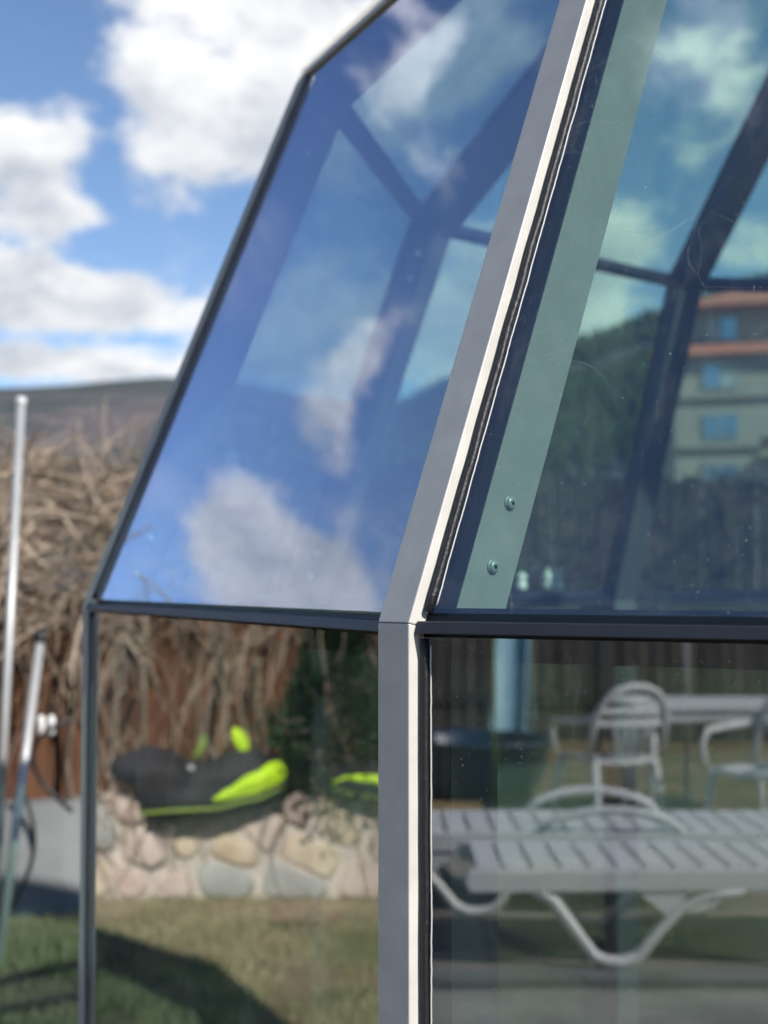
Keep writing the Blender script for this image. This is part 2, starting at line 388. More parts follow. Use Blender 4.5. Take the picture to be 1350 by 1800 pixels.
# pine wood on the nearer hillside: reads as one mass
mb = MB()
for _ in range(9000):
    a = rnd.uniform(-6, 30); rs = hill_z(a, 1000)[1]; r = 430 + (rs - 425) * rnd.random() ** .8
    if mn.noise(Vector((r * math.sin(R(a)) / 60, r * math.cos(R(a)) / 60, 0))) < -.25: continue
    z = hill_z(a, r)[0]; h = rnd.uniform(4, 8.5); w = h * rnd.uniform(.16, .24); x, y = r * math.sin(R(a)), r * math.cos(R(a))
    n = 6; k = len(mb.v); t0 = rnd.random() * 6
    for q in range(n):
        t = t0 + 2 * math.pi * q / n; rr = w * rnd.uniform(.75, 1.2); mb.v.append((x + rr * math.cos(t), y + rr * math.sin(t), z - .5 + rnd.uniform(0, 1.2)))
    for q in range(n):
        t = t0 + 2 * math.pi * (q + .5) / n; rr = w * rnd.uniform(.45, .7); mb.v.append((x + rr * math.cos(t), y + rr * math.sin(t), z + h * .5))
    mb.v.append((x, y, z + h))
    for q in range(n):
        p = (q + 1) % n
        mb.f += [(k + q, k + p, k + n + q), (k + p, k + n + p, k + n + q), (k + n + q, k + n + p, k + 2 * n)]; mb.m += [0] * 3
M['pine'] = mat('pine_crowns', (.022, .036, .014), .9, 0, .1, col2=(.075, .10, .035), nscale=.03, n_detail=8)
tag(mb.build('pine_wood', M['pine']), 'dense pine wood covering the hillside behind the apartment block', 'forest', kind='stuff')

# ------------------------------------------------------------------ the glass dome
S = 1.3
CX, CY = 1.688419, 2.933722
R1, R2, R3 = 2.249562, 1.849379, 0.92
ZK, ZU = 1.459832, 2.475161
Z3 = ZU + (R2 - R3) * 1.0
AL, PH = R(36), 3.9801494
LEV = [(R1, 0.0), (R1, ZK), (R2, ZU), (R3, Z3)]
def rad(i): a = PH + i * AL; return V(math.sin(a), math.cos(a), 0)
def vert(i, l): r, z = LEV[l]; return V(CX, CY, z) + rad(i) * r
dome = empty('glass_pool_dome', (CX, CY, 0), 'ten-sided dome of mirror-blue glass in silver-grey aluminium frames', 'glass dome')
def facet(j, l):
    a, b, c, d = vert(j, l), vert(j + 1, l), vert(j + 1, l + 1), vert(j, l + 1)
    u = (b - a).normalized(); n = u.cross(d - a).normalized()
    ctr = (a + b + c + d) / 4
    if n.dot(ctr - V(CX, CY, ctr.z - .6)) < 0: n = -n
    w = n.cross(u)
    if w.z < 0: w = -w
    return a, b, c, d, u, w, n
def inset_pt(F, s, side, t, vert_):
    """point at distance s from the left/right edge and t from the bottom ('b') or top ('t') edge"""
    a, b, c, d, u, w, n = F
    p, q = (a, d) if side == 'l' else (b, c)
    e = (q - p).normalized(); inn = (u - e * u.dot(e)).normalized() * (1 if side == 'l' else -1)
    H = (d - a).dot(w)
    y = t if vert_ == 'b' else H - t
    base = p + inn * s
    k = (y - (base - a).dot(w)) / e.dot(w)
    return base + e * k
def slab(mb, pts, n, o0, o1, mi=0, top=None):
    # rings must turn counter-clockwise seen from outside
    if (pts[1] - pts[0]).cross(pts[2] - pts[0]).dot(n) < 0: pts = pts[::-1]
    mb.solid([p + n * o0 for p in pts], [p + n * o1 for p in pts], mi, top)
screw_spots = []
for j in range(-1, 9):
    for l in range(3):
        F = facet(j, l); n = F[6]
        mb = MB(); slab(mb, [inset_pt(F, .008, 'l', .012, 'b'), inset_pt(F, .008, 'r', .012, 'b'), inset_pt(F, .008, 'r', .012, 't'), inset_pt(F, .008, 'l', .012, 't')], n, -.008, 0, 1, 0)
        mb.build('glass_pane', [M['glass_out'] if l else M['glass_low'], M['glass_in']], dome)
        for sd_ in 'lr':
            mb = MB()
            slab(mb, [inset_pt(F, .010, sd_, .02, 'b'), inset_pt(F, .050, sd_, .02, 'b'), inset_pt(F, .050, sd_, .02, 't'), inset_pt(F, .010, sd_, .02, 't')], n, -.0125, -.0092)
            mb.build('seal_channel', M['dark'], dome)
            # outer gasket between glass and post cap: slightly wavy bead
            mb = MB(); pts = []
            p0, p1 = inset_pt(F, .0285, sd_, .013, 'b'), inset_pt(F, .0285, sd_, .013, 't'); K = 60 if (j in (-1, 0)) else 2
            e = F[4]
            for k in range(K + 1):
                q = p0.lerp(p1, k / K); wob = mn.noise(Vector((k * .37, j * 3.1, l))) * .0009 if K > 2 else 0
                pts.append(q + e * wob + n * (.0012 + wob * .6))
            mb.tube(pts, .0042, 6); mb.build('gasket', M['rubber'], dome, smooth=True)
            if (j, sd_) in ((-1, 'r'), (-1, 'l'), (0, 'l'), (0, 'r')):
                mb = MB(); pts = []; p0, p1 = inset_pt(F, .0348, sd_, .02, 'b'), inset_pt(F, .0348, sd_, .02, 't'); K = 160
                for k in range(K + 1):
                    q = p0.lerp(p1, k / K); wob = mn.noise(Vector((k * .21, j * 3.1 + 9, l))) + .6 * mn.noise(Vector((k * .9, 4, l))); pts.append(q + e * wob * .0007 + n * .0004)
                mb.tube(pts, .0008, 5); mb.build('sealant_bead', M['sealant'], dome, smooth=True)
        # horizontal transoms inside, at the bottom and top of each pane
        for vv in 'bt':
            if l == 0 and vv == 'b': continue
            mb = MB(); slab(mb, [inset_pt(F, .013, 'l', .002, vv), inset_pt(F, .013, 'r', .002, vv), inset_pt(F, .013, 'r', .022 if l else .035, vv), inset_pt(F, .013, 'l', .022 if l else .035, vv)], n, -.068, -.0130)
            mb.build('transom', M['dark'], dome)
# one deep rib behind every corner, in three mitred lengths
RW, RD0, RD1 = .042, -.027, -.095
for i in range(-1, 9):
    r = rad(i); tg = V(r.y, -r.x, 0); P = [vert(i, l) for l in range(4)]
    seg = [(P[k + 1] - P[k]).normalized() for k in range(3)]
    nor = [(r - s * r.dot(s)).normalized() if k else r for k, s in enumerate(seg)]
    for k in range(3):
        def ring(at):
            prev, nxt = (k - 1, k) if at == 0 else (k, k + 1)
            p = P[k + at]
            if prev < 0 or nxt > 2: mn_ = nor[k]; sc_ = 1
            else: mn_ = (nor[prev] + nor[nxt]).normalized(); sc_ = 1 / mn_.dot(nor[k])
            q0, q1 = p + mn_ * (RD1 * sc_), p + mn_ * (RD0 * sc_)
            return [q0 - tg * RW, q0 + tg * RW, q1 + tg * RW, q1 - tg * RW]
        mb = MB(); mb.solid(ring(0), ring(1)); mb.build('rib', M['bar'] if i == 0 else M['rib'], dome, bevel=.0015, seg=2)
        if k == 1 and i in (0, 1, 2, 3):
            L_ = (P[2] - P[1]).length
            for q in (.085, .155, L_ - .155, L_ - .085):
                for sg in (-1, 1): screw_spots.append((P[1] + seg[1] * q + nor[1] * ((RD0 + RD1) / 2) + tg * (sg * RW), tg * sg, seg[1]))
# screws with washer; the six-lobe recess's shade is a black star on the head
mb = MB(); mb.lathe([(.0078, 0), (.0078, .0012), (.0070, .0014), (.0066, .0015), (.0064, .0030), (.0054, .0042), (.0034, .0047)], 24)
for q in range(6):
    t = q * math.pi / 3; mb.box((math.cos(t) * .0014, math.sin(t) * .0014, .0047), .0011, .0006, .0003, (V(math.cos(t), math.sin(t), 0), V(-math.sin(t), math.cos(t), 0), V(0, 0, 1)), 1)
mb.lathe([(.0014, .0044), (.0014, .0050)], 10, mi=1)
screw_me = mb.mesh('screw', [M['screw'], M['rubber']], True)
for p, n, e in screw_spots:
    o = link('screw', screw_me, dome); o.matrix_parent_inverse = Matrix(); x = n.cross(e).normalized(); o.matrix_local = Matrix.Translation(p - dome.location) @ Matrix((x, e, n)).transposed().to_4x4()
# outer sills along the kink, the eaves and the top ring
def ring_bar(l, name, m, wid, up, dn, proud):
    for j in range(-1, 9):
        a, b = vert(j, l), vert(j + 1, l); u = (b - a).normalized(); o = V(u.y, -u.x, 0)
        if o.dot(a - V(CX, CY, a.z)) < 0: o = -o
        a2, b2 = a + u * .022, b - u * .022
        mb = MB(); mb.solid([a2 - o * wid + V(0, 0, -dn), b2 - o * wid + V(0, 0, -dn), b2 + o * proud + V(0, 0, -dn), a2 + o * proud + V(0, 0, -dn)],
                            [a2 - o * wid + V(0, 0, up), b2 - o * wid + V(0, 0, up), b2 + o * (proud - .004) + V(0, 0, up), a2 + o * (proud - .004) + V(0, 0, up)])
        mb.build(name, m, dome, bevel=.001, seg=1)
ring_bar(1, 'sill_profile', M['dark'], .011, .0035, .0085, .010)
ring_bar(2, 'eaves_profile', M['cap'], .011, .006, .008, .010)
ring_bar(3, 'top_profile', M['cap'], .05, .01, .03, .012)
ring_bar(0, 'base_rail', M['dark'], .05, .055, -.002, .03)
# top plate of glass
mb = MB(); pts = [vert(i, 3) * 1.0 for i in range(10)]; pts = [V(CX, CY, Z3) + (p - V(CX, CY, Z3)) * .97 for p in pts]
slab(mb, pts, V(0, 0, 1), -.008, 0, 1, 0); mb.build('top_pane', [M['glass_out'], M['glass_in']], dome)
# post caps: three mitred lengths per corner
HW, PR = .0225, .0088
for i in range(-1, 9):
    r = rad(i); tg = V(r.y, -r.x, 0); P = [vert(i, l) for l in range(4)]
    seg = [(P[k + 1] - P[k]).normalized() for k in range(3)]
    nor = [(r - s * r.dot(s)).normalized() if k else r for k, s in enumerate(seg)]
    for k in range(3):
        def ring(at):
            prev, nxt = (k - 1, k) if at == 0 else (k, k + 1)
            p = P[k + at]
            if prev < 0 or nxt > 2: mn_ = nor[k]; sc_ = 1
            else: mn_ = (nor[prev] + nor[nxt]).normalized(); sc_ = 1 / mn_.dot(nor[k])
            off = seg[k] * (.0003 if at == 0 else -.0003)
            q0, q1 = p + mn_ * (-.012 * sc_) + off, p + mn_ * (PR * sc_) + off
            return [q0 - tg * HW, q0 + tg * HW, q1 + tg * HW, q1 - tg * HW]
        mb = MB(); mb.solid(ring(0), ring(1)); mb.build('post_cap', M['cap'], dome, bevel=.0012, seg=2)
# small bottles standing on the far rail, seen through the right pane
def on_rail(j, t):
    a, b = vert(j, 1), vert(j + 1, 1); p = a.lerp(b, t); c = V(CX, CY, p.z); return p + (c - p).normalized() * .055 + V(0, 0, .021)
for k, (t, gcap) in enumerate(((.64, 1), (.732, 0), (.772, 0))):
    p = on_rail(2, t); bo = empty('small_bottle', p, ['white bottle with green cap on the far frame rail of the dome', 'white bottle on the far dome rail, middle one of three', 'white bottle on the far dome rail nearest the building'][k], 'bottle', 'bottles on the far dome rail', local=True)
    mb = MB(); mb.lathe([(.016, 0), (.017, .003), (.017, .022), (.011, .028), (.016, .034), (.017, .046), (.008, .052)], 14); mb.build('bottle_body', M['bottle'], bo, smooth=True)
    mb = MB(); mb.lathe([(.009, .0525), (.009, .064), (.007, .066)], 12); mb.build('bottle_cap', M['green_cap'] if gcap else M['bottle'], bo, smooth=True)

# ------------------------------------------------------------------ yard boundary: wall, fence, vines
PATH = [V(7.0, 9.6, 0), V(3.4, 9.1, 0), V(1.0, 8.1, 0), V(-.5, 7.15, 0), V(-1.58, 6.62, 0), V(-2.4, 6.45, 0), V(-3.08, 6.19, 0), V(-3.55, 5.72, 0), V(-4.02, 5.2, 0), V(-4.7, 4.45, 0), V(-5.6, 3.2, 0)]
cum = [0]
for a, b in zip(PATH, PATH[1:]): cum.append(cum[-1] + (b - a).length)
def along(s):
    s = max(0, min(cum[-1] - 1e-4, s))
    for k in range(len(PATH) - 1):
        if s <= cum[k + 1]:
            t = (s - cum[k]) / (cum[k + 1] - cum[k]); p = PATH[k].lerp(PATH[k + 1], t); d = (PATH[k + 1] - PATH[k]).normalized(); break
    # smooth tangent
    nrm = V(-d.y, d.x, 0)
    return p, d, nrm          # nrm points to the camera side
def frame_at(s):
    e = .15; p = along(s)[0]; d = (along(s + e)[0] - along(s - e)[0]).normalized(); return p, d, V(-d.y, d.x, 0)
if frame_at(5)[2].dot(V(0, 0, 0) - frame_at(5)[0]) < 0:
    _f = frame_at
    def frame_at(s):
        p, d, n = _f(s); return p, d, -n
S_ST = cum[5] + .05      # stone wall begins here
WT = .50
# concrete wall
mb = MB(); ss = [i * S_ST / 40 for i in range(41)]
ringv = []
for s in ss:
    p, d, n = frame_at(s); w = mn.noise(Vector((s * .8, 0, 0))) * .015
    ringv.append([p + n * .05 + V(0, 0, -.05), p + n * (.02) + V(0, 0, WT + w), p - n * .3 + V(0, 0, WT + w), p - n * .3 + V(0, 0, -.05)])
k0 = 0
for rr in ringv: mb.v += [tuple(q) for q in rr]
for i in range(40):
    for q in range(4):
        a, b = i * 4 + q, i * 4 + (q + 1) % 4; mb.f.append((a, b, b + 4, a + 4)); mb.m.append(0)
mb.f += [(0, 1, 2, 3), (163, 162, 161, 160)]; mb.m += [0, 0]
p0 = frame_at(S_ST / 2)[0]
tag(mb.build('concrete_wall', M['concrete']), 'low grey rendered concrete wall below the fence behind the poles', 'wall')
# stone wall with separate stones
p, d, n = frame_at(S_ST + 1.5)
sw = empty('stone_wall', p, 'low wall of cream and grey field stones mirrored in the lower glass', 'stone wall')
mb = MB(); ss = [S_ST + .01 + i * (cum[-1] - S_ST - .02) / 30 for i in range(31)]
for s in ss:
    p, d, n = frame_at(s)
    mb.v += [tuple(q) for q in (p + n * .004 + V(0, 0, -.05), p - n * .004 + V(0, 0, WT - .03), p - n * .3 + V(0, 0, WT - .03), p - n * .3 + V(0, 0, -.05))]
for i in range(30):
    for q in range(4):
        a, b = i * 4 + q, i * 4 + (q + 1) % 4; mb.f.append((a, b, b + 4, a + 4)); mb.m.append(0)
mb.f += [(0, 1, 2, 3), (123, 122, 121, 120)]; mb.m += [0, 0]
mb.build('mortar_core', M['mortar'], sw)
def cells(x0, x1, h):
    pts = []; row = 0; z = .085
    while z < h + .05:
        x = x0 + (row % 2) * .17 + rnd.uniform(-.05, .05)
        while x < x1: pts.append((x, z + rnd.uniform(-.05, .05))); x += rnd.uniform(.13, .44)
        z += .135; row += 1
    out = []
    for i, (x, z) in enumerate(pts):
        poly = [(max(x0, x - .4), 0.0), (min(x1, x + .4), 0.0), (min(x1, x + .4), h), (max(x0, x - .4), h)]
        for k, (a, b) in enumerate(pts):
            if k == i or abs(a - x) > .9: continue
            nx, nz = a - x, (b - z) * 1.0; m_ = ((a + x) / 2, (b + z) / 2); new = []
            for (p, q) in zip(poly, poly[1:] + poly[:1]):
                dp, dq = (p[0] - m_[0]) * nx + (p[1] - m_[1]) * nz, (q[0] - m_[0]) * nx + (q[1] - m_[1]) * nz
                if dp <= 0: new.append(p)
                if dp * dq < 0: t = dp / (dp - dq); new.append((p[0] + (q[0] - p[0]) * t, p[1] + (q[1] - p[1]) * t))
            poly = new
            if len(poly) < 3: break
        if len(poly) >= 3: out.append(poly)
    return out
for poly in cells(S_ST + .06, cum[-1] - .1, WT + .02):
    cx_ = sum(p[0] for p in poly) / len(poly); cz_ = sum(p[1] for p in poly) / len(poly)
    ring = []
    for p, q in zip(poly, poly[1:] + poly[:1]):
        m_ = max(1, int(math.hypot(q[0] - p[0], q[1] - p[1]) / .06))
        for k in range(m_): t = k / m_; ring.append((p[0] + (q[0] - p[0]) * t, p[1] + (q[1] - p[1]) * t))
    # round the corners a little and pull in for the joint
    N_ = len(ring); sm_ = [((ring[k - 1][0] + 2 * ring[k][0] + ring[(k + 1) % N_][0]) / 4, (ring[k - 1][1] + 2 * ring[k][1] + ring[(k + 1) % N_][1]) / 4) for k in range(N_)]
    loc = []
    for a, b in sm_:
        dx, dz = a - cx_, b - cz_; l_ = math.hypot(dx, dz); f_ = max(.5, (l_ - .013 + .008 * mn.noise(Vector((a * 14, b * 14, 0)))) / l_); loc.append((dx * f_, dz * f_))
    if max(abs(a) for a, b in loc) < .05 or max(abs(b) for a, b in loc) < .03: continue
    dep = rnd.uniform(.014, .04); sd0 = rnd.random() * 50; mb = MB(); tl = rnd.uniform(-.06, .06)
    for sc_, y in ((.97, -.055), (1, -.006), (.96, dep * .75), (.80, dep), (.45, dep)):
        for a, b in loc: mb.v.append((a * sc_, y + (.010 * mn.noise(Vector((a * sc_ * 11 + sd0, b * sc_ * 11, 1))) + tl * a * .3 if y > 0 else 0), b * sc_))
    mb.v.append((0, dep + .008, 0))
    for rr in range(4):
        for k in range(N_): a, b = rr * N_ + k, rr * N_ + (k + 1) % N_; mb.f.append((b, a, a + N_, b + N_)); mb.m.append(0)
    for k in range(N_): mb.f.append((4 * N_ + (k + 1) % N_, 4 * N_ + k, 5 * N_)); mb.m.append(0)
    p, d, n = frame_at(cx_)
    o = link('stone', mb.mesh('stone', rnd.choice([M['stone'][0], M['stone'][1], M['stone'][0], M['stone'][1], M['stone'][2]]), True), sw)
    o.matrix_parent_inverse = Matrix(); o.matrix_local = Matrix.Translation(p + V(0, 0, cz_) - sw.location) @ Matrix((d, n, V(0, 0, 1))).transposed().to_4x4()
S_TALL = cum[4] - 1.6      # beyond this point the fence is taller and darker
# fence of upright planks on two rails
p, d, n = frame_at(cum[4])
fence = empty('plank_fence', p - n * .2, 'brown upright plank fence behind the low wall, taller and darker behind the dome', 'fence')
s = .1; 
while s < cum[-1] - .15:
    w = rnd.uniform(.105, .13); p, d, n = frame_at(s + w / 2); top = (1.42 if s > S_TALL else 2.12) + rnd.uniform(-.025, .02)
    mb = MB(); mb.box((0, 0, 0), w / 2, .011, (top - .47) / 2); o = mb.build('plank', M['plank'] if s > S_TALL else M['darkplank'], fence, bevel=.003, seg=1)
    o.matrix_parent_inverse = Matrix(); o.matrix_local = Matrix.Translation(p - n * (.17 + rnd.uniform(0, .008)) + V(0, 0, (top + .47) / 2) - fence.location) @ Matrix((d, n, V(0, 0, 1))).transposed().to_4x4() @ Matrix.Rotation(rnd.uniform(-.012, .012), 4, 'Y')
    s += w + rnd.choice((.006, .008, .014, .02))
for z in (.66, 1.18):
    mb = MB(); ss = [.1 + i * (cum[-1] - .2) / 60 for i in range(61)]
    for s in ss:
        p, d, n = frame_at(s); c = p - n * .215 + V(0, 0, z)
        mb.v += [tuple(c + n * .018 + V(0, 0, -.04)), tuple(c + n * .018 + V(0, 0, .04)), tuple(c - n * .018 + V(0, 0, .04)), tuple(c - n * .018 + V(0, 0, -.04))]
    for i in range(60):
        for q in range(4):
            a, b = i * 4 + q, i * 4 + (q + 1) % 4; mb.f.append((a, b, b + 4, a + 4)); mb.m.append(0)
    mb.f += [(0, 1, 2, 3), (243, 242, 241, 240)]; mb.m += [0, 0]
    mb.build('rail', M['plank'], fence)
# bare top board catching the sun just left of the dome
p, d, n = frame_at(cum[4] + .05)
mb = MB(); mb.box(p - n * .17 + V(0, 0, 1.445), .16, .05, .012, (d, n, V(0, 0, 1))); mb.build('cap_board', M['plank'], fence, bevel=.003)

def vine(s0, s1, label, n_up, n_hang, over, hang_len, ztop=2.15, m='twig', low=0):
    sm = (s0 + s1) / 2; p, d, n = frame_at(sm)
    root = empty('dry_vine', p - n * .05 + V(0, 0, WT), label, 'vine', 'bare vines along the fence')
    mb = MB()
    for _ in range(max(2, int((s1 - s0) * 2.2))):
        s = rnd.uniform(s0 + .1, s1 - .1); p, d, n = frame_at(s); pts = []; x, y = 0, 0
        for k in range(8):
            z = WT + k * .14; x += rnd.uniform(-.06, .06); y = .02 + .05 * math.sin(k * 1.3 + s) + k * .012
            pts.append(p - n * .1 + d * x + n * y + V(0, 0, z))
        mb.tube(pts, [.019 - .0012 * k for k in range(8)], 6)
    mb.build('trunk', M['bark'], root, smooth=True)
    mb = MB()
    # tangled head above the fence
    for _ in range(int(n_up * (s1 - s0))):
        s = rnd.uniform(s0, s1); p, d, n = frame_at(s); u = rnd.random()
        top = ztop + .16 * mn.noise(Vector((s * 1.1, 2, 0))); z = 1.30 + (top - 1.30) * rnd.random() ** .85
        wdt = over * (1 - .75 * max(0, (z - 1.5) / (top - 1.5 + .01)) ** 2)
        q = p - n * .17 + n * rnd.uniform(-.55 * wdt, wdt) + V(0, 0, z)
        L = rnd.uniform(.16, .55); th = rnd.uniform(0, 2 * math.pi); tilt = rnd.gauss(-.1, .65)
        v_ = d * math.cos(th) + n * math.sin(th) * .7 + V(0, 0, tilt); v_.normalize(); pts = [q]; K = 5
        cur = rnd.uniform(-.5, .5); cz = rnd.uniform(-.55, .15)
        for k in range(K):
            v_ = (v_ + d * cur * .35 + V(0, 0, cz * .35) + n * rnd.uniform(-.2, .2)).normalized(); pts.append(pts[-1] + v_ * (L / K))
        r0 = rnd.choice((.0016, .002, .0024, .003, .004, .006, .011)); mb.tube(pts, [r0 * (1 - .55 * k / K) for k in range(K + 1)], 4, False)
    # a few spikes sticking up
    for _ in range(int(7 * (s1 - s0))):
        s = rnd.uniform(s0, s1); p, d, n = frame_at(s); q = p - n * .15 + V(0, 0, ztop - .15); pts = [q]; v_ = V(0, 0, 1) + d * rnd.uniform(-.7, .7) + n * rnd.uniform(-.4, .4)
        L = rnd.uniform(.15, .42)
        for k in range(5): v_ = (v_.normalized() + d * rnd.uniform(-.3, .3) + V(0, 0, rnd.uniform(-.25, .1))); pts.append(pts[-1] + v_.normalized() * L / 5)
        mb.tube(pts, [.006 - .0009 * k for k in range(6)], 4, False)
    # strands hanging down in front of the planks
    for _ in range(int(n_hang * (s1 - s0))):
        s = rnd.uniform(s0, s1); p, d, n = frame_at(s); off = rnd.uniform(-.12, .12 + over * .3)
        q = p + n * off + V(0, 0, rnd.uniform(1.25, 1.6)); L = rnd.uniform(.3, 1) * hang_len; pts = [q]; K = 8; v_ = V(0, 0, -1) + d * rnd.uniform(-.5, .5)
        for k in range(K):
            v_ = (v_.normalized() + d * rnd.uniform(-.38, .38) + n * rnd.uniform(-.14, .12) + V(0, 0, -.15)).normalized(); pts.append(pts[-1] + v_ * (L / K))
        r0 = rnd.choice((.003, .004, .005, .009)); mb.tube(pts, [r0 * (1 - .5 * k / K) for k in range(K + 1)], 4, False)
    # dry stems trailing over the face of the wall
    for _ in range(int(low * (s1 - s0))):
        s = rnd.uniform(s0, s1); p, d, n = frame_at(s); q = p + n * rnd.uniform(.03, .10) + V(0, 0, rnd.uniform(.35, .85)); L = rnd.uniform(.2, .55); pts = [q]; v_ = V(0, 0, -1) + d * rnd.uniform(-1, 1)
        for k in range(6): v_ = (v_.normalized() + d * rnd.uniform(-.5, .5) + n * rnd.uniform(-.05, .12) + V(0, 0, -.1)).normalized(); pts.append(pts[-1] + v_ * (L / 6)); pts[-1].z = max(.01, pts[-1].z)
        r0 = rnd.choice((.0025, .0035, .005)); mb.tube(pts, [r0 * (1 - .08 * k) for k in range(7)], 4, False)
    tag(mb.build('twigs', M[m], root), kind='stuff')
    if m == 'twig':
        mb = MB()
        for _ in range(int(330 * (s1 - s0))):
            s = rnd.uniform(s0, s1); p, d, n = frame_at(s); z = rnd.uniform(.9, ztop - .1); q = p - n * .17 + n * rnd.uniform(-.3 * over, over * (.9 if z > 1.3 else .45)) + V(0, 0, z)
            a_ = V(rnd.gauss(0, 1), rnd.gauss(0, 1), rnd.gauss(-.6, .6)).normalized(); b_ = a_.cross(V(rnd.gauss(0, 1), rnd.gauss(0, 1), rnd.gauss(0, 1))).normalized(); l_ = rnd.uniform(.02, .045)
            mid = q + a_ * l_ * .5 + a_.cross(b_) * l_ * .15
            mb.poly([q, mid - b_ * l_ * .32, q + a_ * l_]); mb.poly([q, q + a_ * l_, mid + b_ * l_ * .32])
        tag(mb.build('dead_leaves', M['leaf'], root), kind='stuff')
c4 = cum[4]
vine(c4 - .75, c4 + .75, 'tangled bare tan vine on the fence top behind the leaning poles', 1250, 30, .62, .7, ztop=2.09)
vine(c4 + .75, cum[6] + .45, 'bare vine with hanging strands mirrored left of the black cover', 560, 48, .42, .95, low=90)
vine(cum[6] + .45, cum[8] - .2, 'bare vine mirrored above the black cover with lime panel', 460, 30, .38, .9, low=16)
vine(cum[8] - .2, cum[9] + .3, 'sparse bare vine mirrored beside the dark green shrub', 340, 10, .3, .6, low=30)
vine(c4 - 2.3, c4 - .75, 'vine coloured as if shaded on the fence seen through the left mirror pane', 300, 24, .4, .8, m='shaded_twig')
vine(c4 - 4.2, c4 - 2.3, 'vine coloured as if shaded on the fence seen through the dome behind the near post', 90, 18, .3, .7, m='shaded_twig')
vine(c4 - 6.4, c4 - 4.2, 'vine coloured as if shaded on the fence seen through the dome below the pine hillside', 80, 18, .3, .7, m='shaded_twig')
vine(.3, c4 - 6.4, 'vine coloured as if shaded on the fence seen through the dome below the apartment block', 80, 16, .3, .7, m='shaded_twig')

# strip of soil at the foot of the wall
mb = MB(); ss = [.1 + i * (cum[-1] - .2) / 70 for i in range(71)]
for s in ss:
    p, d, n = frame_at(s); w = .42 + .16 * mn.noise(Vector((s * 1.4, 1, 0)))
    mb.v += [tuple(p - n * .1 + V(0, 0, .012)), tuple(p + n * w + V(0, 0, .004))]
for i in range(70): mb.f.append((2 * i, 2 * i + 1, 2 * i + 3, 2 * i + 2)); mb.m.append(0)
tag(mb.build('soil_bed', M['soil']), kind='structure')
# grass blades on the lawn in front of the wall
mb = MB()
for _ in range(60000):
    x, y = rnd.uniform(-4.6, -.6), rnd.uniform(2.6, 6.6)
    if mn.noise(Vector((x * 1.6, y * 1.6, 4))) < -.15 and rnd.random() < .7: continue
    if y > 8.6 + x * .75 and rnd.random() < .97: continue
    if (V(x, y, 0) - V(CX, CY, 0)).length < R1 + .1: continue
    h = rnd.uniform(.015, .07); a = rnd.random() * 6.28; w = .003; dx, dy = math.cos(a) * w, math.sin(a) * w; lx, ly = rnd.uniform(-.02, .02), rnd.uniform(-.02, .02)
    mb.poly([(x - dx, y - dy, 0), (x + dx, y + dy, 0), (x + lx, y + ly, h)])
M['blade'] = mat('grass_blades', (.13, .16, .06), .8, 0, .2, col2=(.46, .40, .25), nscale=1.8, n_detail=8)
tag(mb.build('grass', M['blade']), 'patchy winter lawn in front of the low wall', 'grass', kind='stuff')

# ------------------------------------------------------------------ things by the wall at the left
def at(px, py, dist):
    """world point on the viewing ray of a pixel of the photograph, at a forward distance"""
    x = (px - 675) / 2549.33; z = -(py - 900) / 2549.33; c, s = math.cos(PITCH), math.sin(PITCH)
    d = V(x, c - s * z, s + c * z); return V(0, 0, EYE) + d * (dist / d.y)
a, b = at(37, 703, 6.15), at(-14, 1690, 5.85); b.z = 0.0
po = empty('metal_pole', b, 'tall pale metal pole leaning on the vine thicket', 'pole')
mb = MB(); mb.tube([b, a], .018, 14); mb.build('tube', M['steel'], po, smooth=True)
mb = MB(); mb.tube([a - (a - b).normalized() * .02, a + (a - b).normalized() * .008], .0205, 14); mb.build('end_cap', M['white_plastic'], po, smooth=True)
a, b = at(72, 1112, 6.2), at(-4, 1690, 5.75); b.z = 0.0
po = empty('metal_pole', b, 'shorter grey metal pole leaning against the fence planks', 'pole')
mb = MB(); mb.tube([b, a], .019, 14); mb.build('tube', M['steel'], po, smooth=True)
mb = MB(); u = (a - b).normalized(); mb.tube([a - u * .05, a + u * .01], .021, 14); mb.build('collar', M['dark'], po, smooth=True)
# loops of black hose
pts = []
for k in range(40):
    t = k / 39; pts.append(at(125 - 65 * math.sin(t * math.pi) + 20 * math.sin(t * 9) * .2, 1262 + 150 * t - 14 * math.sin(t * 5), 6.42 - .05 * math.sin(t * 6)))
mb = MB(); mb.tube(pts, .011, 8); tag(mb.build('garden_hose', M['hose'], smooth=True), 'black hose looped over the concrete wall beside the dome corner', 'hose')
pts = []
for k in range(30):
    t = k / 29; pts.append(at(40 + 30 * math.sin(t * math.pi) - 22 * t, 1385 + 215 * t, 6.32))
mb = MB(); mb.tube(pts, .009, 8); tag(mb.build('garden_hose', M['hose'], smooth=True), 'dark thin hose hanging down the concrete wall behind the shorter pole', 'hose')
for k, (px, lab) in enumerate(((72, 'pale plastic tube hanging on the fence, nearer the poles'), (90, 'pale plastic tube hanging on the fence, nearer the dome'))):
    p = at(px, 1275, 6.5); o = empty('hanging_tube', p - V(0, 0, .045), lab, 'tube', 'tubes hanging on the fence', local=True)
    mb = MB(); mb.lathe([(.010, 0), (.016, .006), (.017, .075), (.012, .085), (.007, .09)], 12); mb.build('tube_body', M['white_plastic'], o, smooth=True)
    mb = MB(); mb.tube([V(0, 0, .091), V(0, .02, .16), V(0, .07, .22)], .003, 6); mb.build('string', M['hose'], o)

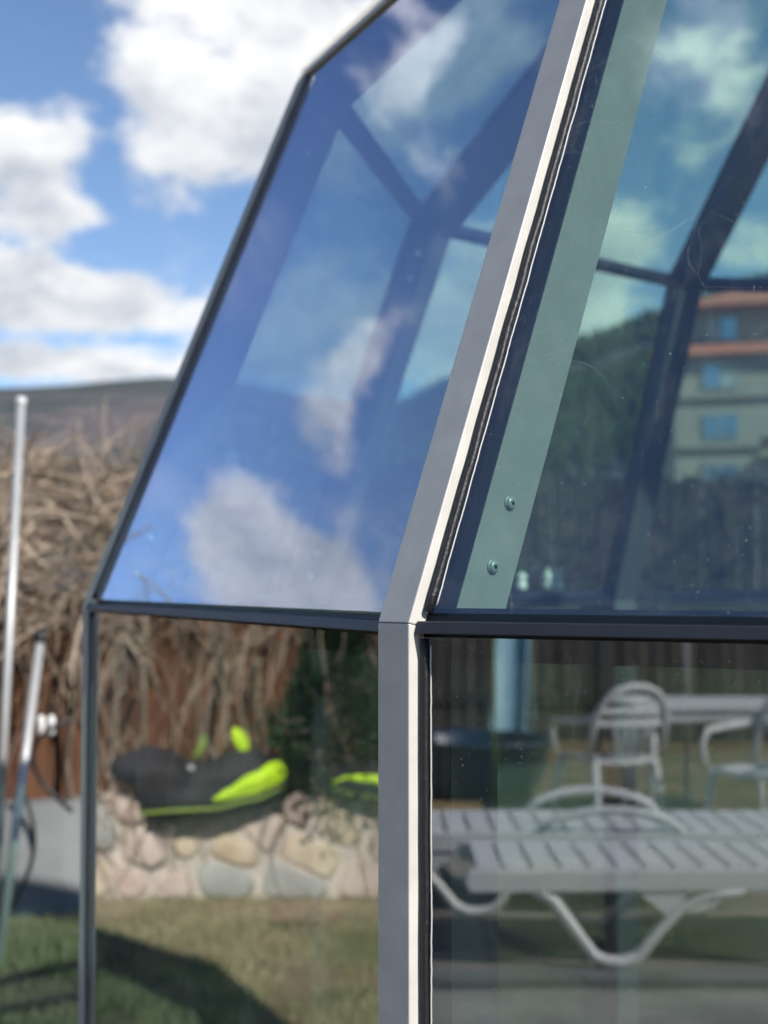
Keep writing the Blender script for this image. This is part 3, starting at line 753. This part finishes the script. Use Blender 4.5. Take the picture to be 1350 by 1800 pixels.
# black covers with lime panels lying on the stone wall
def refl_pt(px, py, plane_j, lvl, path):
    d = (at(px, py, 1.0) - V(0, 0, EYE)).normalized(); a, b, c, dd, u, w, n = facet(plane_j, lvl)
    t = (a - V(0, 0, EYE)).dot(n) / d.dot(n); h = V(0, 0, EYE) + d * t; r = d - n * (2 * d.dot(n)); return h + r * (path - t)
def interp(tab, x):
    for (x0, y0), (x1, y1) in zip(tab, tab[1:]):
        if x0 <= x <= x1:
            t = (x - x0) / (x1 - x0); return y0 + (y1 - y0) * (t * t * (3 - 2 * t) * .5 + t * .5)
    return tab[0][1] if x < tab[0][0] else tab[-1][1]
def cover(label, x0, x1, tops, bots, lime, pipe, path, extras):
    """a soft padded shape: outline heights along its length, in hundredths of its own measured silhouette"""
    A, B = refl_pt(x0, 1440, 0, 0, path), refl_pt(x1, 1440, 0, 0, path)
    u = (B - A); u.z = 0; W = u.length; u.normalize(); f = V(u.y, -u.x, 0); sc_ = W / (x1 - x0)
    if f.dot(V(0, 0, 0) - A) < 0: f = -f
    c = (A + B) / 2; root = empty('padded_cover', c, label, 'cover', 'black and lime covers on the stone wall')
    def surf(x, y, out=0.0):
        tp, bt = interp(tops, x), interp(bots, x); t = max(0, min(1, (bt - y) / max(1, bt - tp))); e = min(1, max(.05, (bt - tp) / 90)) * min(1, (x - x0) / 25 + .05, (x1 - x) / 25 + .05) ** .5
        dep = .085 * e * (1 - abs(2 * t - 1) ** 2.2) + .018 * mn.noise(Vector((x * .025, y * .03, 2))) * e
        return A + u * ((x - x0) * sc_) + f * (dep + out) + V(0, 0, (1440 - y) * sc_)
    mb = MB(); nu, nv = 56, 16
    for sgn in (1, -.25):
        for i in range(nu + 1):
            x = x0 + (x1 - x0) * i / nu
            for k in range(nv + 1):
                y = interp(bots, x) + (interp(tops, x) - interp(bots, x)) * k / nv; q = surf(x, y); d_ = (q - A).dot(f); mb.v.append(tuple(q - f * d_ + f * (d_ * sgn)))
    off = (nu + 1) * (nv + 1)
    for i in range(nu):
        for k in range(nv):
            a = i * (nv + 1) + k; mb.f += [(a, a + nv + 1, a + nv + 2, a + 1), (off + a, off + a + 1, off + a + nv + 2, off + a + nv + 1)]; mb.m += [0, 0]
        for k in (0, nv): a = i * (nv + 1) + k; mb.f.append((a, a + nv + 1, off + a + nv + 1, off + a)); mb.m.append(0)
    mb.build('padded_body', M['black_cloth'], root, smooth=True)
    lt, lb = lime; mb = MB(); n1, n2 = 26, 6; xa, xb = lt[0][0], lt[-1][0]
    for i in range(n1 + 1):
        x = xa + (xb - xa) * i / n1
        for k in range(n2 + 1): mb.v.append(tuple(surf(x, interp(lb, x) + (interp(lt, x) - interp(lb, x)) * k / n2, .012 + .010 * math.sin(math.pi * k / n2))))
    off = len(mb.v); mb.v += [tuple(Vector(q) - f * .012) for q in mb.v[:off]]
    for i in range(n1):
        for k in range(n2):
            a = i * (n2 + 1) + k; mb.f += [(a, a + n2 + 1, a + n2 + 2, a + 1), (off + a, off + a + 1, off + a + n2 + 2, off + a + n2 + 1)]; mb.m += [0, 0]
    for i in range(n1):
        for k in (0, n2): a = i * (n2 + 1) + k; mb.f.append((a, a + n2 + 1, off + a + n2 + 1, off + a)); mb.m.append(0)
    o = mb.build('lime_panel', M['lime'], root, smooth=True); o['label'] = 'bright lime green panel'
    mb = MB(); mb.tube([surf(pipe[0][0] + (pipe[-1][0] - pipe[0][0]) * i / 24, interp(pipe, pipe[0][0] + (pipe[-1][0] - pipe[0][0]) * i / 24), .012) for i in range(25)], .009, 8); mb.build('piping', M['dull_lime'], root, smooth=True)
    for fx in (.30, .55, .78):
        xx = x0 + (x1 - x0) * fx; t_, b_ = interp(tops, xx), interp(bots, xx); mb = MB(); mb.tube([surf(xx + 10 * math.sin(k * .3), b_ + (t_ - b_) * (.06 + .88 * k / 10), .001) for k in range(11)], .0035, 6); mb.build('seam', M['rubber'], root, smooth=True)
    if extras:
        q = surf(424, 1322); mb = MB(); mb.lathe([(.004, -.06), (.022, -.035), (.030, .0), (.030, .035), (.018, .065), (.003, .078)], 12, q + V(0, 0, .036), ((u * .9 + V(0, 0, .4)), f * .45, (V(0, 0, .9) - u * .4))); o = mb.build('lime_tab', M['lime'], root, smooth=True); o['label'] = 'rounded lime green tab'
        q = surf(340, 1338); mb = MB(); mb.tube([q, q + u * .035 + V(0, 0, .05), q + u * .05 + V(0, 0, .11)], [.014, .022, .010], 8); mb.build('strap', M['dull_lime'], root, smooth=True)
        q = surf(335, 1352, .004); mb = MB(); mb.lathe([(.016, 0), (.016, .006), (.006, .010)], 12, q, (u, V(0, 0, 1), f)); mb.build('snap_button', M['steel'], root, smooth=True)
cover('black padded cover with large lime green panel lying on the stone wall', 186, 508,
      [(186, 1344), (210, 1326), (260, 1311), (300, 1321), (335, 1341), (370, 1337), (405, 1324), (440, 1317), (475, 1332), (492, 1344), (508, 1366)],
      [(186, 1350), (210, 1376), (236, 1384), (250, 1436), (300, 1447), (380, 1440), (450, 1421), (490, 1402), (508, 1384)],
      ([(372, 1402), (400, 1386), (440, 1359), (478, 1341), (494, 1344), (503, 1360)], [(372, 1408), (400, 1405), (440, 1396), (478, 1382), (494, 1374), (503, 1366)]),
      [(246, 1430), (300, 1424), (380, 1421), (450, 1406), (500, 1386)], 6.96, True)
cover('smaller black padded cover with lime band, cut off by the near post', 548, 724,
      [(548, 1362), (580, 1346), (640, 1336), (724, 1346)], [(548, 1369), (580, 1387), (620, 1403), (680, 1410), (724, 1396)],
      ([(584, 1371), (612, 1361), (645, 1359), (700, 1364)], [(584, 1375), (612, 1368), (645, 1371), (700, 1382)]),
      [(586, 1384), (620, 1396), (660, 1402), (716, 1396)], 6.92, False)

# dark green shrub against the fence
def shrub(loc, h, w, label):
    root = empty('evergreen_shrub', loc, label, 'shrub')
    mb = MB(); mb.tube([loc, loc + V(.02, 0, h * .5), loc + V(0, .02, h * .92)], [.03, .02, .008], 8)
    for _ in range(26):
        z = rnd.uniform(.1, .85) * h; a = rnd.random() * 6.28; L = w * (1.05 - .8 * z / h); mb.tube([loc + V(0, 0, z), loc + V(math.cos(a) * L * .5, math.sin(a) * L * .5, z + .05), loc + V(math.cos(a) * L, math.sin(a) * L, z + .06)], [.008, .005, .002], 5)
    mb.build('trunk', M['bark'], root, smooth=True)
    mb = MB()
    for _ in range(9000):
        z = rnd.random() ** .9 * h; a = rnd.random() * 6.28; L = w * (1.05 - .85 * z / h) * (.75 + .5 * mn.noise(Vector((a * 1.5, z * 4, 1))))
        q = loc + V(math.cos(a) * L * rnd.uniform(.35, 1.05), math.sin(a) * L * rnd.uniform(.35, 1.05), z)
        v_ = V(math.cos(a), math.sin(a), rnd.uniform(-.2, .9)).normalized(); sdv = v_.cross(V(rnd.uniform(-1, 1), rnd.uniform(-1, 1), 1)).normalized(); l_ = rnd.uniform(.03, .07)
        mb.poly([q - sdv * .006, q + v_ * l_ * .5 - sdv * .010, q + v_ * l_, q + v_ * l_ * .5 + sdv * .010])
    mb.build('crown', M['needle'], root)
p = refl_pt(590, 1330, 0, 0, 7.08); p.z = WT - .03; shrub(p, 1.0, .50, 'dark green conifer shrub mirrored in the lower pane beside the near post')
p = frame_at(cum[9])[0] - frame_at(cum[9])[2] * .1; p.z = WT - .04; shrub(p, 1.1, .4, 'dark green conifer shrub at the far end of the stone wall')

# ------------------------------------------------------------------ terrace behind the camera (mirrored in the right pane)
def gref(px, py, z):
    d = (at(px, py, 1.0) - V(0, 0, EYE)).normalized(); a, b, c, dd, u, w, n = facet(-1, 0)
    t = (a - V(0, 0, EYE)).dot(n) / d.dot(n); h = V(0, 0, EYE) + d * t; r = d - n * (2 * d.dot(n)); return h + r * ((z - h.z) / r.z)
LA, LB = gref(830, 1560, .36), gref(1350, 1560, .36)
U = (LB - LA); U.z = 0; U.normalize(); W = V(U.y, -U.x, 0)
if W.dot(LA) < 0: W = -W              # W points away from the glass, back over the terrace
O = V(LA.x, LA.y, 0)
def T(u, w, z=0): return O + U * u + W * w + V(0, 0, z)
mb = MB(); mb.solid([T(-6, .02, -.05), T(9, .02, -.05), T(9, 3.4, -.05), T(-6, 3.4, -.05)], [T(-6, .02, .03), T(9, .02, .03), T(9, 3.4, .03), T(-6, 3.4, .03)])
tag(mb.build('terrace', M['paving']), kind='structure')
mb = MB(); mb.solid([T(-6, -.1, -.05), T(9, -.1, -.05), T(9, .015, -.05), T(-6, .015, -.05)], [T(-6, -.1, .055), T(9, -.1, .055), T(9, .015, .055), T(-6, .015, .055)])
tag(mb.build('terrace_kerb', M['concrete'], bevel=.01), kind='structure')
mb = MB(); mb.solid([T(-6, -1.9, -.05), T(9, -1.9, -.05), T(9, -.105, -.05), T(-6, -.105, -.05)], [T(-6, -1.9, .012), T(9, -1.9, .012), T(9, -.105, .012), T(-6, -.105, .012)]); tag(mb.build('path', M['path']), kind='structure')
mb = MB(); mb.poly([T(-2.2, 3.42, .006), T(1.0, 3.42, .006), T(1.3, 5.0, .006), T(-2.5, 5.0, .006)]); tag(mb.build('gravel_patch', M['sand']), kind='structure')

def lounger(label, group, u0, w0, rev, arms):
    root = empty('sun_lounger', T(u0 + .95, w0 + .32, .03), label, 'sun lounger', group)
    def q(x, y, z): return T(u0 + (1.9 - x if rev else x), w0 + y, .03 + z)
    for y in (0.0, .62):
        mb = MB(); pr = [(0.0, .33), (.02, .37), (1.88, .37), (1.9, .33), (1.88, .285), (.02, .285)]
        lo = [q(x, y - .018, z) for x, z in pr]; hi = [q(x, y + .018, z) for x, z in pr]; mb.solid(lo, hi); mb.build('side_rail', M['white_plastic'], root, bevel=.006)
        for x0 in (.27, 1.22):
            mb = MB(); pts = [q(x0, y, .29), q(x0 + .07, y, .25), q(x0 + .15, y, .14), q(x0 + .22, y, .045), q(x0 + .27, y, .022), q(x0 + .34, y, .020), q(x0 + .40, y, .05), q(x0 + .47, y, .14), q(x0 + .56, y, .22), q(x0 + .68, y, .27), q(x0 + .80, y, .29)]
            mb.tube(pts, [.022, .023, .023, .024, .025, .025, .024, .022, .022, .022, .020], 8); mb.build('leg', M['white_plastic'], root, smooth=True)
            mb = MB(); mb.solid([q(x0 + .38, y - .008, .29), q(x0 + .60, y - .008, .29), q(x0 + .50, y - .008, .19)], [q(x0 + .38, y + .008, .29), q(x0 + .60, y + .008, .29), q(x0 + .50, y + .008, .19)]); mb.build('gusset', M['white_plastic'], root)
        if not arms: continue
        mb = MB(); pts = [q(.62 + .62 * k / 12, y, .375 + .10 * math.sin(math.pi * k / 12) ** .6) for k in range(13)]; mb.tube(pts, .019, 8); mb.build('armrest', M['white_plastic'], root, smooth=True)
    x = .05; k = 0
    while x < 1.84:
        mb = MB(); mb.box(q(x + .044, .31, .372), .0465, .285, .009, (U, W, V(0, 0, 1))); mb.build('slat', M['white_plastic'], root, bevel=.004, seg=1); x += .108
lounger('white plastic sun lounger nearest the dome, mirrored in the lower right pane', 'white sun loungers on the terrace', -.02, .12, False, False)
LB0 = gref(760, 1480, .36); du = (LB0 - O).dot(U); dw = (LB0 - O).dot(W)
lounger('white plastic sun lounger in the second row behind the nearest one', 'white sun loungers on the terrace', du - .18, dw, True, True)

def chair(loc, rz, label):
    root = empty('garden_chair', loc, label, 'chair', 'white plastic garden chairs on the terrace', rz, True); m = M['white_plastic']
    mb = MB(); nx = 8
    for i in range(nx + 1):
        for k in range(nx + 1):
            x, y = -.22 + .44 * i / nx, -.22 + .42 * k / nx; mb.v.append((x * (1 - .06 * (y + .22)), y, .43 - .02 * (1 - (2 * i / nx - 1) ** 2) + .015 * (k == 0) * -1))
    off = len(mb.v); mb.v += [(x, y, z - .022) for x, y, z in mb.v[:off]]
    for i in range(nx):
        for k in range(nx):
            a = i * (nx + 1) + k; mb.f += [(a, a + nx + 1, a + nx + 2, a + 1), (off + a, off + a + 1, off + a + nx + 2, off + a + nx + 1)]; mb.m += [0, 0]
    rim = [i * (nx + 1) for i in range(nx + 1)] + [nx * (nx + 1) + k for k in range(1, nx + 1)] + [i * (nx + 1) + nx for i in range(nx - 1, -1, -1)] + [k for k in range(nx - 1, 0, -1)]
    for i in range(len(rim)): a, b = rim[i], rim[(i + 1) % len(rim)]; mb.f.append((b, a, off + a, off + b)); mb.m.append(0)
    mb.build('seat', m, root, smooth=True)
    for sx in (-1, 1):
        for y0, y1, xx in ((-.2, -.27, .22), (.18, .27, .2)):
            mb = MB(); mb.tube([V(sx * xx, y0, .42), V(sx * (xx + .02), (y0 + y1) / 2, .2), V(sx * (xx + .045), y1, 0)], [.024, .022, .017], 8); mb.build('leg', m, root, smooth=True)
        mb = MB(); mb.tube([V(sx * .25, -.24, .42), V(sx * .265, -.26, .55), V(sx * .275, -.2, .635), V(sx * .275, 0, .645), V(sx * .26, .2, .66), V(sx * .235, .25, .70)], .021, 8); mb.build('armrest', m, root, smooth=True)
    def bk(t, z): return V(.24 * math.cos(t) * (1 - .22 * max(0, z - .75) / .15), .20 + .06 * math.sin(abs(t)) + (z - .43) * .24, z)
    mb = MB(); pts = []
    for k in range(21):
        t = math.pi * k / 20; x = .245 * math.cos(t); z = .44 + .43 * math.sin(t) ** .42; pts.append(V(x, .19 + (z - .43) * .26 + .03 * math.sin(t), z))
    mb.tube(pts, .022, 8); mb.build('back_frame', m, root, smooth=True)
    for z, hw in ((.80, .185), (.725, .215), (.65, .225)):
        mb = MB()
        lo, hi = [], []
        for k in range(9):
            x = -hw + 2 * hw * k / 8; y = .19 + (z - .43) * .26 + .03 * (1 - (x / hw) ** 2); lo.append((x, y, z)); hi.append((x, y, z))
        for k in range(8):
            a, b = Vector(lo[k]), Vector(lo[k + 1]); mb.solid([a + V(0, -.007, -.019), b + V(0, -.007, -.019), b + V(0, .007, -.019), a + V(0, .007, -.019)], [a + V(0, -.007, .019), b + V(0, -.007, .019), b + V(0, .007, .019), a + V(0, .007, .019)])
        mb.build('back_slat', m, root)
    for x in (-.09, -.03, .03, .09):
        mb = MB(); mb.tube([V(x * .8, .195, .43), V(x, .235, .55), V(x * 1.15, .262, .64)], .012, 6); mb.build('back_spindle', m, root, smooth=True)
p = gref(1070, 1205, .86); p.z = .0
ang = math.atan2(-p.x, p.y)
chair(p, ang + 2.75, 'white plastic garden chair standing apart, back towards the loungers')
p2 = gref(1345, 1290, .62); p2.z = 0; chair(p2, ang + .9, 'white plastic garden chair beside the table at the right edge')
# white table
p = gref(1290, 1235, .72); p.z = 0
tb = empty('garden_table', p, 'long white plastic table behind the sun loungers', 'table', local=True, rz=math.atan2(U.y, U.x))
mb = MB(); mb.box((0, 0, .715), .72, .40, .016); mb.build('table_top', M['white_plastic'], tb, bevel=.01)
mb = MB(); mb.box((0, -.37, .665), .64, .012, .034); mb.box((0, .37, .665), .64, .012, .034); mb.box((-.66, 0, .665), .012, .36, .034); mb.box((.66, 0, .665), .012, .36, .034); mb.build('apron', M['white_plastic'], tb)
for x in (-.6, .6):
    for y in (-.32, .32):
        mb = MB(); mb.tube([V(x, y, .70), V(x * 1.02, y * 1.03, .35), V(x * 1.06, y * 1.1, 0)], [.03, .026, .02], 8); mb.build('leg', M['white_plastic'], tb, smooth=True)
# canopy posts and a lime stake
def post(px, py, r, z1, m, name, label, cat):
    p = gref(px, py, 0); o = empty(name, p, label, cat); mb = MB(); mb.tube([p, p + V(0, 0, z1)], r, 10); mb.build('shaft', m, o, smooth=True)
    mb = MB(); mb.lathe([(r * 2.6, 0), (r * 2.6, .01), (r * 1.2, .03)], 14, p); mb.build('foot_plate', m, o, smooth=True)
post(1206, 1405, .02, 2.4, M['steel'], 'canopy_post', 'thin pale canopy post rising behind the white table', 'post')
post(1052, 1400, .018, 2.3, M['dark'], 'canopy_post', 'thin dark canopy post behind the lone white chair', 'post')
post(871, 1440, .010, 1.2, M['dull_lime'], 'garden_stake', 'thin lime green stake standing by the dark blue tub', 'stake')
# dark blue tub
p = gref(838, 1395, 0); o = empty('garden_tub', p, 'round dark blue plastic tub behind the sun loungers', 'tub', local=True)
mb = MB(); mb.lathe([(.40, 0), (.47, .12), (.52, .36), (.55, .38), (.55, .40), (.52, .40), (.49, .36), (.44, .10), (.30, .04)], 28); mb.build('basin', M['tub'], o, smooth=True)
# pale blue slide
p = gref(905, 1340, 0); sl = empty('garden_slide', p, 'small pale blue plastic slide behind the garden furniture', 'slide', local=True, rz=math.atan2(-W.y, -W.x) + .15)
mb = MB(); K = 14
for k in range(K + 1):
    t = k / K; x = -.2 + 1.35 * t; z = 1.15 - 1.02 * smooth(t) ** .9
    for y, dz in ((-.125, .09), (-.12, .0), (.12, .0), (.125, .09)): mb.v.append((x, y, z + dz))
    for y, dz in ((-.14, .08), (-.125, -.03), (.125, -.03), (.14, .08)): mb.v.append((x, y, z + dz))
for k in range(K):
    a = k * 8
    for q in range(3): mb.f += [(a + q, a + q + 1, a + q + 9, a + q + 8), (a + 4 + q, a + 12 + q, a + 13 + q, a + 5 + q)]; mb.m += [0, 0]
    mb.f += [(a, a + 8, a + 12, a + 4), (a + 3, a + 7, a + 15, a + 11)]; mb.m += [0, 0]
mb.build('chute', M['blue_plastic'], sl, smooth=True)
for y in (-.12, .12):
    mb = MB(); mb.tube([V(-.62, y, 0), V(-.24, y, 1.12), V(-.14, y, 1.42), V(-.02, y, 1.36)], .022, 8); mb.build('ladder_rail', M['blue_plastic'], sl, smooth=True)
for k in range(4):
    z = .22 + .25 * k; mb = MB(); mb.tube([V(-.62 + .34 * z, -.12, z), V(-.62 + .34 * z, .12, z)], .016, 8); mb.build('ladder_rung', M['blue_plastic'], sl, smooth=True)
# weathered fence closing the yard on that side
q0, q1 = T(-7, 8.6), T(9, 8.2)
fr = empty('plank_fence', (q0 + q1) / 2, 'weathered grey plank fence closing the terrace behind the garden furniture', 'fence')
d = (q1 - q0).normalized(); L = (q1 - q0).length; s = 0; n_ = V(-d.y, d.x, 0)
pl_mb = MB(); pl_mb.box((0, 0, .8), .067, .011, .8); pl = pl_mb.mesh('plank', M['greyplank'])
while s < L:
    o = link('plank', pl, fr); o.matrix_parent_inverse = Matrix(); o.matrix_local = Matrix.Translation(q0 + d * s + V(0, 0, rnd.uniform(-.03, .03)) - fr.location) @ Matrix((d, n_, V(0, 0, 1))).transposed().to_4x4(); s += rnd.uniform(.142, .155)
for z in (.4, 1.3):
    mb = MB(); mb.box((q0 + q1) / 2 + n_ * .03 + V(0, 0, z), L / 2, .018, .04, (d, n_, V(0, 0, 1))); mb.build('rail', M['greyplank'], fr)

# ------------------------------------------------------------------ apartment block beyond the yard
def apartment():
    a0 = at(1186, 700, 84.0); a1 = at(1186, 700, 84.0) + V(30, -9, 0)
    o = V(a0.x, a0.y, 0); d = V(a1.x - a0.x, a1.y - a0.y, 0).normalized(); n = V(d.y, -d.x, 0)
    root = empty('apartment_block', o + d * 12 - n * 6, 'tan apartment block with orange tiled eaves beyond the dome', 'building')
    def P(x, y, z): return o + d * x - n * y + V(0, 0, z + .6)
    def bx(mb, x0, x1, y0, y1, z0, z1): mb.solid([P(x0, y0, z0), P(x1, y0, z0), P(x1, y1, z0), P(x0, y1, z0)], [P(x0, y0, z1), P(x1, y0, z1), P(x1, y1, z1), P(x0, y1, z1)])
    FH = 2.9; Z0 = -.7
    mb = MB(); bx(mb, 0, 26, 0, 12, -1, 14.4); mb.build('wall', M['wall_tan'], root)
    mb = MB(); bx(mb, .9, 26, .8, 11.2, 14.4, 17.0); mb.build('attic_wall', M['wall_tan'], root)
    mb = MB(); bx(mb, -1.3, -.003, 1.2, 10.5, -1, 11.6); mb.build('stair_wing', M['wall_pale'], root)
    # tiled skirt roof and main roof
    mb = MB(); mb.solid([P(-1.5, -.6, 14.1), P(26.5, -.6, 14.1), P(26.5, 12.5, 14.1), P(-1.5, 12.5, 14.1)], [P(.7, .6, 14.95), P(26.2, .6, 14.95), P(26.2, 11.4, 14.95), P(.7, 11.4, 14.95)]); mb.build('skirt_roof', M['roof_tile'], root)
    mb = MB(); mb.solid([P(-.4, -.7, 16.9), P(26.6, -.7, 16.9), P(26.6, 12.6, 16.9), P(-.4, 12.6, 16.9)], [P(5, 5.5, 19.2), P(22, 5.5, 19.2), P(22, 6.5, 19.2), P(5, 6.5, 19.2)]); mb.build('roof', M['roof_tile'], root)
    for z in (5.6, 8.55, 11.45):
        mb = MB(); bx(mb, -.06, 26.06, -.10, .0 - .003, z - .16, z + .16); mb.build('floor_band', M['band'], root)
    for fl, zc in enumerate((4.1, 7.05, 9.95, 12.85, 15.75)):
        for c, xc in enumerate((2.6, 7.0, 11.4, 15.8, 20.2)):
            y = -.02 if fl < 4 else .78
            w, h = 1.0, .72
            mb = MB()
            for x0, x1, z0, z1 in ((-w, w, h - .09, h), (-w, w, -h, -h + .09), (-w, -w + .09, -h + .09, h - .09), (w - .09, w, -h + .09, h - .09), (-.05, .05, -h + .09, h - .09)): bx(mb, xc + x0, xc + x1, y - .06, y + .015, zc + z0, zc + z1)
            wn = mb.build('window', M['frame_white'], root)
            for x0, x1 in ((-w + .09, -.05), (.05, w - .09)):
                mb = MB(); bx(mb, xc + x0, xc + x1, y - .02, y + .012, zc - h + .09, zc + h - .09); g = mb.build('pane', M['window'] if (fl * 5 + c * 3 + int(x0 > 0)) % 4 else M['curtain'], wn); g.matrix_parent_inverse = wn.matrix_world.inverted() if False else Matrix()
    for x in (4.8, 13.6):
        mb = MB(); bx(mb, x, x + 2.2, -1.1, -.105, 8.2, 8.34); b_ = mb.build('balcony', M['wall_pale'], root)
        mb = MB(); bx(mb, x, x + 2.2, -1.1, -1.04, 8.34, 9.2); mb.build('balcony_rail', M['band'], b_)
apartment()
for o in bpy.data.objects:
    if '_w' in o: del o['_w']
